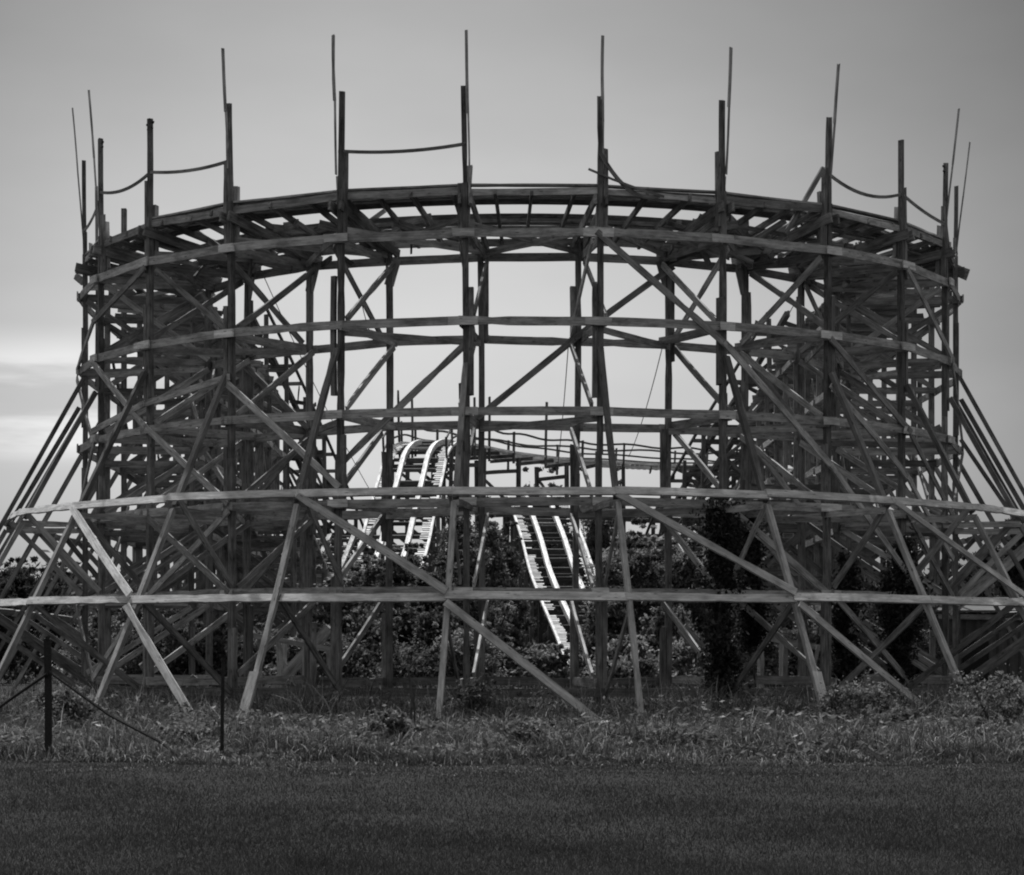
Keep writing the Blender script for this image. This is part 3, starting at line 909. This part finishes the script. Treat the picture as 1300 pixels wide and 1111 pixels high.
n = 9000
x = RNG.uniform(-13, 13, n); y = RNG.uniform(50.5, 64, n)
kp = RNG.uniform(0, 1, n) < patch(x * 2 + 2, y * 1.3, 2.0) ** 2.2 * 1.6
x, y = x[kp], y[kp]; n = len(x)
o = blades('tall_stalks', x, y, RNG.uniform(.6, 1.3, n), RNG.uniform(.012, .024, n), RNG.uniform(.05, .5, n), RNG.uniform(.3, 2.0, n), M_GRASS, segs=4)
tag(o, 'thin tall stalks standing above the grass at the foot of the posts', 'grass', kind='stuff')
# broad-leaved weeds among the grass
n = 95000
y = 37.5 + 25 * RNG.uniform(0, 1, n) ** 1.2; x = RNG.uniform(-0.25, 0.25, n) * (y + 2)
keep = RNG.uniform(0, 1, n) < (patch(x * 1.3 + 5, y * 1.2, 1.6) ** 1.6) * 1.5
x, y = x[keep], y[keep]; n = len(x)
hh = (0.2 + .65 * patch(x - 7, y, 1.3)) * np.clip((y - 36.5) / 4, .25, 1) * foot(x, y)
z = gz_np(x, y) + hh * RNG.uniform(.1, 1, n) ** .7
c = np.stack([x, y, z], 1)
u = RNG.normal(size=(n, 3)); u[:, 2] *= .6; u /= np.linalg.norm(u, axis=1)[:, None]
v = np.cross(u, RNG.normal(size=(n, 3))); v /= np.linalg.norm(v, axis=1)[:, None]
sz_ = RNG.uniform(.025, .095, n)[:, None]
q = np.stack([c - u * sz_, c + v * sz_ * .4, c + u * sz_, c - v * sz_ * .4], 1)
sh = RNG.uniform(.25, 1.5, n) * (.35 + 1.1 * patch(x + 3, y, 1.4))
sh = np.where(RNG.uniform(0, 1, n) < .045, RNG.uniform(1.8, 3.4, n), sh)
o = np_mesh('weeds', q.reshape(-1, 3), np.arange(n * 4).reshape(n, 4), np.repeat(sh, 4), M_GRASS)
tag(o, 'broad-leaved weeds mixed through the tall grass', 'weeds', kind='stuff')

# ------------------------------------------------------------------ leaves, shrubs, trees
def leaf_cloud(name, centres, radii, per, size, mat, parent, dark=0.35, flat=0.75):
    Vs, Ss = [], []
    for (c, r, k) in zip(centres, radii, per):
        d = RNG.normal(size=(k, 3)); d /= np.linalg.norm(d, axis=1)[:, None]
        rad = r * np.clip(np.abs(RNG.normal(0, .85, k)) + .1, 0, 2.1)
        p = np.array(c)[None] + d * rad[:, None] * np.array([1, 1, flat])[None]
        u = RNG.normal(size=(k, 3)); u /= np.linalg.norm(u, axis=1)[:, None]
        v = np.cross(u, RNG.normal(size=(k, 3))); v /= np.linalg.norm(v, axis=1)[:, None]
        s = size * RNG.uniform(.5, 1.3, k)[:, None]
        q = np.stack([p - u * s, p + v * s * .45, p + u * s, p - v * s * .45], 1)
        Vs.append(q.reshape(-1, 3))
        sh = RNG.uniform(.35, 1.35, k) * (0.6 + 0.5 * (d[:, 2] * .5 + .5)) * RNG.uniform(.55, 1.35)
        Ss.append(np.repeat(sh, 4))
    V = np.concatenate(Vs); n = len(V) // 4
    return np_mesh(name, V, np.arange(n * 4).reshape(n, 4), np.concatenate(Ss), mat, parent)

def shrub(name, x, y, ht, wd, label, cat, group, nl=6, leaf=.1, dens=260, mat=M_LEAF, trunk=True, droop=False):
    root = empty(name, (x, y, 0), label, cat, group)
    cs, rs, ks = [], [], []
    tb = MB()
    for k in range(int(nl * 3.0)):
        t = random.uniform(.04, 1) ** .85
        a = random.uniform(0, 6.28); rr = wd * .55 * math.sqrt(random.uniform(.0, 1)) * (1.1 - .8 * t ** 2.5)
        c = V3((x + math.cos(a) * rr, y + math.sin(a) * rr * .8, ht * t * .92))
        r = wd * random.uniform(.06, .17)
        cs.append(c[:]); rs.append(r); ks.append(int(dens * .38 * random.uniform(.5, 1.3)))
        if k % 5 == 0:
            m = V3((x, y, 0)).lerp(c, .5) + V3((j(.2), j(.2), ht * .08))
            tb.tube([(x + j(.05), y + j(.05), -.1), m[:], c[:]], [.03 + .012 * ht, .02 + .008 * ht, .012], 5)
    for k in range(max(2, nl // 4)):        # shoots that break the outline
        a = random.uniform(0, 6.28); rr = wd * .4 * random.uniform(.2, 1)
        bx, by = x + math.cos(a) * rr, y + math.sin(a) * rr * .8
        for q in range(4):
            cs.append((bx + q * j(.12), by, ht * (.78 + .085 * q))); rs.append(wd * (.06 - .011 * q)); ks.append(int(dens * .10) + 4)
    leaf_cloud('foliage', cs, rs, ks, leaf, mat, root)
    if trunk: tb.build('trunk', M_BARK, root)
    return root

def px(xp, D): return (xp - 650) * D / FPX      # sideways metres for a bearing and a distance
# brush inside the loop
G = 'brush growing inside the loop'
brush = [
    (452, 77, 690, 90), (478, 76, 692, 70), (505, 75, 695, 80), (545, 76, 698, 70), (520, 78, 700, 60),  # column, distance, top row, width px
    (425, 74, 690, 90), (455, 80, 700, 80), (500, 72, 735, 110), (545, 77, 720, 80), (470, 70, 780, 90), (560, 70, 770, 80),
    (590, 84, 655, 80), (620, 79, 660, 60), (600, 72, 700, 80), (636, 90, 640, 60), (585, 92, 650, 50),
    (790, 78, 650, 90), (840, 82, 648, 100), (815, 72, 700, 100), (870, 76, 680, 80), (775, 70, 765, 70), (850, 70, 770, 90), (905, 80, 690, 70),
    (690, 118, 655, 90), (760, 118, 645, 90), (640, 110, 690, 50), (810, 98, 640, 90), (880, 100, 650, 90), (400, 92, 690, 80), (350, 96, 720, 90),
    (690, 71, 828, 60), (645, 71, 815, 60), (740, 72, 830, 50), (300, 82, 790, 90), (960, 86, 740, 90), (1010, 92, 720, 90), (250, 96, 735, 90), (1060, 98, 725, 100), (180, 100, 735, 110), (1120, 100, 720, 110),
    (250, 68, 800, 110), (330, 68, 790, 100), (390, 67, 800, 100), (200, 72, 775, 120), (160, 76, 790, 120), (960, 68, 800, 110), (1030, 70, 790, 110), (1090, 74, 770, 110), (1150, 72, 800, 110),
    (1000, 80, 760, 110), (300, 78, 760, 110), (130, 82, 770, 120), (1190, 78, 790, 100), (440, 66, 820, 100), (520, 66, 825, 110), (590, 66, 800, 90), (800, 66, 815, 100), (870, 66, 820, 100)]
names = {}
labels = {}
for q, (c, D, yt, wp) in enumerate(brush):
    k = FPX / D
    ht = (EYE + (835 - yt) / k) * random.uniform(.82, 1.06); wd = wp / k * random.uniform(.7, 1.15)
    side = 'left of the pale drop track' if c < 640 else ('behind and right of the pale drop track' if c > 740 else 'around the foot of the pale drop track')
    big = 'tall leafy brush' if ht > 4.2 else 'low leafy brush'
    shrub('bush', px(c, D), D, ht, wd, f'{big} growing {side} inside the turn', 'bush', f'{big} {side}',
          nl=int(16 + ht * 2.6), leaf=random.uniform(.028, .05) + .0005 * D, dens=int(random.uniform(650, 1250) * (wp / 85)), mat=random.choice(M_LEAVES))
single = px(700, 122)
shrub('tree', px(690, 125), 125, EYE + (835 - 605) / (FPX / 125), 3.6, 'lone tree crown rising just behind the far gallery rail', 'tree', None, nl=22, leaf=.12, dens=700)

# ivy climbing the posts on the right
def ivy(x, y, z0, z1, prof, label):
    root = empty('climbing_vine', (x, y, 0), label, 'vine', 'vines climbing the trestle posts')
    cs, rs, ks = [], [], []
    z = z0
    while z < z1:
        t = (z - z0) / (z1 - z0)
        r = prof(t) * random.uniform(.5, 1.0)
        cs.append((x + j(.12) , y - .05 + j(.1), z)); rs.append(r); ks.append(int(560 * (r / .3) ** 2) + 80)
        if random.random() < .35:
            cs.append((x + random.choice((-1, 1)) * r * random.uniform(.9, 1.4), y - .05 + j(.2), z - random.uniform(0, .3))); rs.append(random.uniform(.06, .14)); ks.append(40)
        z += .17
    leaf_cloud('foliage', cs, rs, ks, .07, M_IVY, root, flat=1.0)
    MB().tube([(x + .1 * math.sin(z * 2), y - .14 + .05 * math.cos(z * 3), z) for z in np.arange(0, z1, .3)], .025, 5).build('stem', M_BARK, root)
po = lambda i, r: ring(PHI[i], r, 0)
p = po(7, RO); ivy(p.x - .02, p.y, 0.2, 5.2, lambda t: .34 + .06 * math.sin(9 * t) - .08 * (t < .12), 'thick dark vine wrapping the outer post at right of centre')
p = po(8, RI); ivy(p.x + .15, p.y, 2.0, 5.1, lambda t: .30 + .05 * math.sin(8 * t), 'dark vine hanging beside the thick wrapped post, ending above the low girt')
p = ring(42, 10.8, 0); ivy(px(1073, p.y), p.y, 0.6, 4.0, lambda t: .27 + .04 * math.sin(11 * t), 'dark vine column between the wrapped post and the far right vine')
p = po(9, RO); ivy(p.x - .05, p.y, 0.3, 4.5, lambda t: .22 + .26 * math.exp(-((t - .6) / .22) ** 2), 'bulging dark vine on the post nearest the right end')

# weeds and small dark shrubs in the tall grass
for (c, D, yt, wp, lab) in ((492, 41, 905, 60, 'dark shrub in the grass beside the dead sapling'), (665, 40, 920, 70, 'dark low shrub at the middle of the lawn edge'),
                            (235, 40, 925, 75, 'dark low shrub near the thin fence post'), (885, 40, 935, 50, 'small dark weed clump right of the centre raker legs'),
                            (1135, 46, 905, 90, 'spreading weed clump below the right rakers'), (600, 52, 868, 70, 'leafy weed between the two middle raker legs'), (1095, 50, 872, 120, 'pale weed bush at the foot of the right trestle'),
                            (80, 46, 880, 110, 'weed thicket behind the left fence post'), (1270, 50, 858, 140, 'bush at the right edge in front of the metal shed')):
    k = FPX / D
    shrub('weed_bush', px(c, D), D, EYE + (835 - yt) / k, wp / k, lab, 'bush', None, nl=16, leaf=.045, dens=380)

# background woods
root = None
G = 'trees on the skyline'
for q, (c, D, yt, wp, lab) in enumerate((
        (30, 150, 716, 90, 'round-topped tree on the skyline at the far left edge'), (85, 165, 722, 80, 'skyline tree just left of the outermost left post'),
        (-25, 140, 722, 80, 'skyline tree cut by the left edge of the view'), (130, 160, 735, 80, 'skyline tree glimpsed through the left posts'),
        (1262, 105, 690, 90, 'tall dark tree behind the fallen track section on the right'), (1310, 100, 670, 90, 'dark tree cut by the right edge of the view'), (1215, 130, 712, 70, 'smaller skyline tree behind the right end of the trestle'))):
    k = FPX / D
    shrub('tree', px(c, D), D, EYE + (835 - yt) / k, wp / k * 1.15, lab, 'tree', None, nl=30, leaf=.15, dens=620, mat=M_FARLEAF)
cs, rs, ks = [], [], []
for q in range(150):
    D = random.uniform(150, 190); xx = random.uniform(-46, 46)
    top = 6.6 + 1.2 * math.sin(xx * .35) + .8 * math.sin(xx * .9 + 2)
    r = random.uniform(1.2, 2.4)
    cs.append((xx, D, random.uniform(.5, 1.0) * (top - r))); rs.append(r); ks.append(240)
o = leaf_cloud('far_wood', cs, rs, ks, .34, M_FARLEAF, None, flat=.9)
tag(o, 'dark band of far-off woodland along the horizon', 'woods', kind='stuff')

# ------------------------------------------------------------------ fence remains, shed, loose timber, wires
def fence_post(c, D, yt, wd, label):
    k = FPX / D; x = px(c, D); h = EYE + (835 - yt) / k
    root = empty('fence_post', (x, D, 0), label, 'fence post', None)
    MB().beam((x, D, -.3), (x + j(.03), D, h), wd, wd * .55, (0, 1, 0), rough=.03).beam((x, D + wd * .4, -.3), (x + .01, D + wd * .4, h - .03), wd * .3, wd * .5, (0, 1, 0), rough=.02).build('shaft', M_STEEL, root)
    cap = MB().beam((x - wd * .3, D - .02, h + .005), (x + wd * .3, D - .02, h + .015), .05, .05, (0, 1, 0)); cap.build('cap', M_STEEL, root)
    return x
fence_post(61, 38, 811, .11, 'thick dark steel fence post standing at the left edge of the tall grass')
fence_post(282, 38, 838, .055, 'thin dark fence stake in front of the left raker leg')
mb = MB().tube([(px(62, 38), 37.9, 1.35), (px(20, 38.3), 38.3, 1.0), (px(-30, 38.6), 38.6, .55)], .026)
tag(mb.build('fence_brace', M_STEEL), 'dark pipe sloping down to the left from the thick fence post', 'fence brace')
mb = MB().tube([(px(64, 38), 37.9, 1.38), (px(140, 37.9), 37.8, .7), (px(205, 37.8), 37.7, .28), (px(232, 37.7), 37.6, .02)], .026)
tag(mb.build('fence_brace', M_STEEL), 'dark pipe sloping down to the right from the thick fence post', 'fence brace')

# dead sapling
x = px(519, 42); root = empty('dead_sapling', (x, 42, 0), 'bare dead sapling with a forked tip standing in the tall grass', 'sapling')
MB().tube([(x, 42, -.1), (x + .03, 42, .5), (x + .06, 42, .9), (x + .0, 42, 1.3), (x - .02, 42, 1.42)], [.035, .03, .028, .022, .012]).build('trunk', M_BARK, root)
MB().tube([(x - .01, 42, 1.38), (x + .08, 42, 1.52), (x + .19, 42, 1.66)], [.02, .015, .008]).build('branch', M_BARK, root)
MB().tube([(x + .08, 42.05, .0), (x + .1, 42.05, .6), (x + .08, 42.05, 1.0)], [.02, .018, .01]).build('branch', M_BARK, root)

# sheet-metal shed on the right
root = empty('metal_shed', (15.6, 76, 0), 'low grey ribbed metal shed behind the right end of the trestle', 'shed')
vv = []; ff = []
n = 60
for k in range(n + 1):
    xx = 13.6 + 5.2 * k / n; d = .03 * (1 if (k // 2) % 2 else -1)
    vv += [(xx, 76 + d, -.1), (xx, 76 + d, 3.0)]
for k in range(n): ff.append((2 * k, 2 * k + 2, 2 * k + 3, 2 * k + 1))
b = len(vv)
vv += [(13.6, 76, -.1), (13.6, 76, 3.0), (13.6, 81, 3.5), (13.6, 81, -.1)]; ff.append((b, b + 1, b + 2, b + 3))
me = bpy.data.meshes.new('wall'); me.from_pydata(vv, [], ff); link('wall', me, M_SHED, root)
MB().beam((16.2, 75.7, 3.06), (16.2, 81.2, 3.6), 5.6, .06, (0, -.1, 1), rough=0).build('roof', M_SHED, root)
MB().beam((13.4, 75.85, 2.9), (19, 75.85, 2.9), .16, .05, (0, 1, 0)).build('fascia', M_BOARD, root)
MB().beam((14.6, 75.93, -.05), (14.6, 75.93, 2.1), .8, .04, (0, 1, 0), rough=0).build('door', M_STEEL, root)

# fallen track section leaning up to the right
fs = Thing('fallen_track', (12.5, 72, 0), 'fallen length of track leaning up to the right behind the right rakers', 'track section')
for e in (0, 1.0):
    fs.b('rail', M_BOARD, (12.2, 71.5 + e, 3.0), (17.0, 71.8 + e, 7.4), .3, .14, (-.65, 0, .75))
    fs.b('rail', M_BOARD, (12.9, 71.3 + e, 2.9), (17.4, 71.6 + e, 6.6), .24, .1, (0, 1, 0))
for k in range(9):
    t = (k + .5) / 9
    fs.b('tie', M_POST, (12.3 + 4.7 * t, 71.2, 3.0 + 4.3 * t), (12.3 + 4.7 * t, 73, 3.0 + 4.3 * t), .1, .16, (-.65, 0, .75))
fs.b('post', M_POST, (13.4, 72.6, -.2), (13.4, 72.6, 4.0), .16, .16, (0, 1, 0)); fs.b('post', M_POST, (16.2, 72.6, -.2), (16.2, 72.6, 6.4), .16, .16, (0, 1, 0))
fs.finish()

# collapsed stair frames low on both sides
def stair(xp0, D, label, sgn):
    x = px(xp0, D); t = Thing('collapsed_stair', (x, D, 0), label, 'stair frame', 'collapsed stair frames')
    for e in (0, .9):
        t.b('stringer', M_BOARD, (x, D + e, .3), (x + sgn * 2.0, D + e, 2.4), .26, .05, (0, 1, 0))
        t.b('handrail', M_GIRT, (x - .1, D + e, 2.2), (x + 2.1, D + e, 1.8), .14, .05, (0, 1, 0), shade=.8)
        for k in range(4):
            t.b('upright', M_BOARD, (x + .1 + .62 * k, D + e, .0), (x + .12 + .62 * k + j(.1), D + e, 2.1 - .1 * k), .13, .08, (0, 1, 0))
    for k in range(7):
        u = (k + .5) / 7
        t.b('tread', M_BOARD, (x + sgn * 2 * u, D, .35 + 2.1 * u), (x + sgn * 2 * u + j(.1), D + .9, .35 + 2.1 * u + j(.1)), .24, .04, (0, 0, 1))
    t.b('upright', M_GIRT, (x + 1.2, D - .1, .2), (x + 1.6, D - .1, 1.9), .1, .05, (0, 1, 0))
    t.finish()
stair(322, 64, 'broken timber stair frame in the grass under the left side of the turn', 1)
stair(962, 64, 'broken timber stair frame in the grass under the right side of the turn', -1)

def loose(n, c0, c1, D0, D1, zmax, label, group):
    for _ in range(n):
        D = random.uniform(D0, D1); x = px(random.uniform(c0, c1), D)
        z = random.uniform(.1, zmax); ln = random.uniform(.8, 2.2)
        a = random.uniform(-.9, .9); b = random.uniform(0, 3.14)
        d = V3((math.cos(b) * math.cos(a), math.sin(b) * math.cos(a), math.sin(a)))
        p = V3((x, D, z))
        # lower end always rests in the ground
        if d.z < 0: d = -d
        lo = p - d * (ln / 2)
        if d.z <= .05: p.z = random.uniform(.04, .12)
        elif lo.z > .05: lo = V3((lo.x, lo.y, .0)); p = lo + d * (ln / 2)
        o = MB().beam(p - d * (ln / 2), p + d * (ln / 2), random.uniform(.12, .24), .05, d.cross(UP) + UP * random.uniform(0, 1), bend=.01).build('loose_plank', random.choice((M_BOARD, M_BOARD, M_POST)))
        tag(o, label, 'plank', group)
loose(36, 190, 420, 60, 74, 1.6, 'weathered loose plank in the tangle of fallen timber on the left', 'fallen planks on the left')
loose(40, 930, 1190, 60, 74, 1.8, 'weathered loose plank in the tangle of fallen timber on the right', 'fallen planks on the right')
loose(5, 400, 760, 60, 63, .3, 'weathered loose plank lying in the grass below the middle of the turn', 'fallen planks in the middle')
o = MB().beam((px(625, 66), 65.5, .62), (px(700, 66), 66, .72), .14, .06, (0, 0, 1), shade=1.5).build('loose_plank', M_GIRT)
tag(o, 'bright sunlit plank lying level in front of the drop track', 'plank')

# slack wires hanging inside the loop
def wire(c0, y0, D0, c1, y1, D1, label):
    a = V3((px(c0, D0), D0, EYE + (835 - y0) * D0 / FPX)); b = V3((px(c1, D1), D1, EYE + (835 - y1) * D1 / FPX))
    pts = []
    for k in range(15):
        t = k / 14; p = a.lerp(b, t); p.z -= .25 * 4 * t * (1 - t); pts.append(p)
    tag(MB().tube(pts, .012, 5).build('hanging_wire', M_CABLE), label, 'wire', 'slack wires inside the loop')
wire(722, 432, 58, 707, 600, 70, 'thin wire dropping from the inner ledger right of centre')
wire(842, 436, 58, 798, 580, 78, 'thin wire slanting down left from the right inner post')
wire(456, 370, 60, 480, 440, 64, 'short thin wire by the top of the left inner post')
wire(330, 340, 62, 480, 640, 84, 'long thin wire slanting down right across the left bays')
wire(1030, 345, 62, 900, 560, 84, 'long thin wire slanting down left across the right bays')
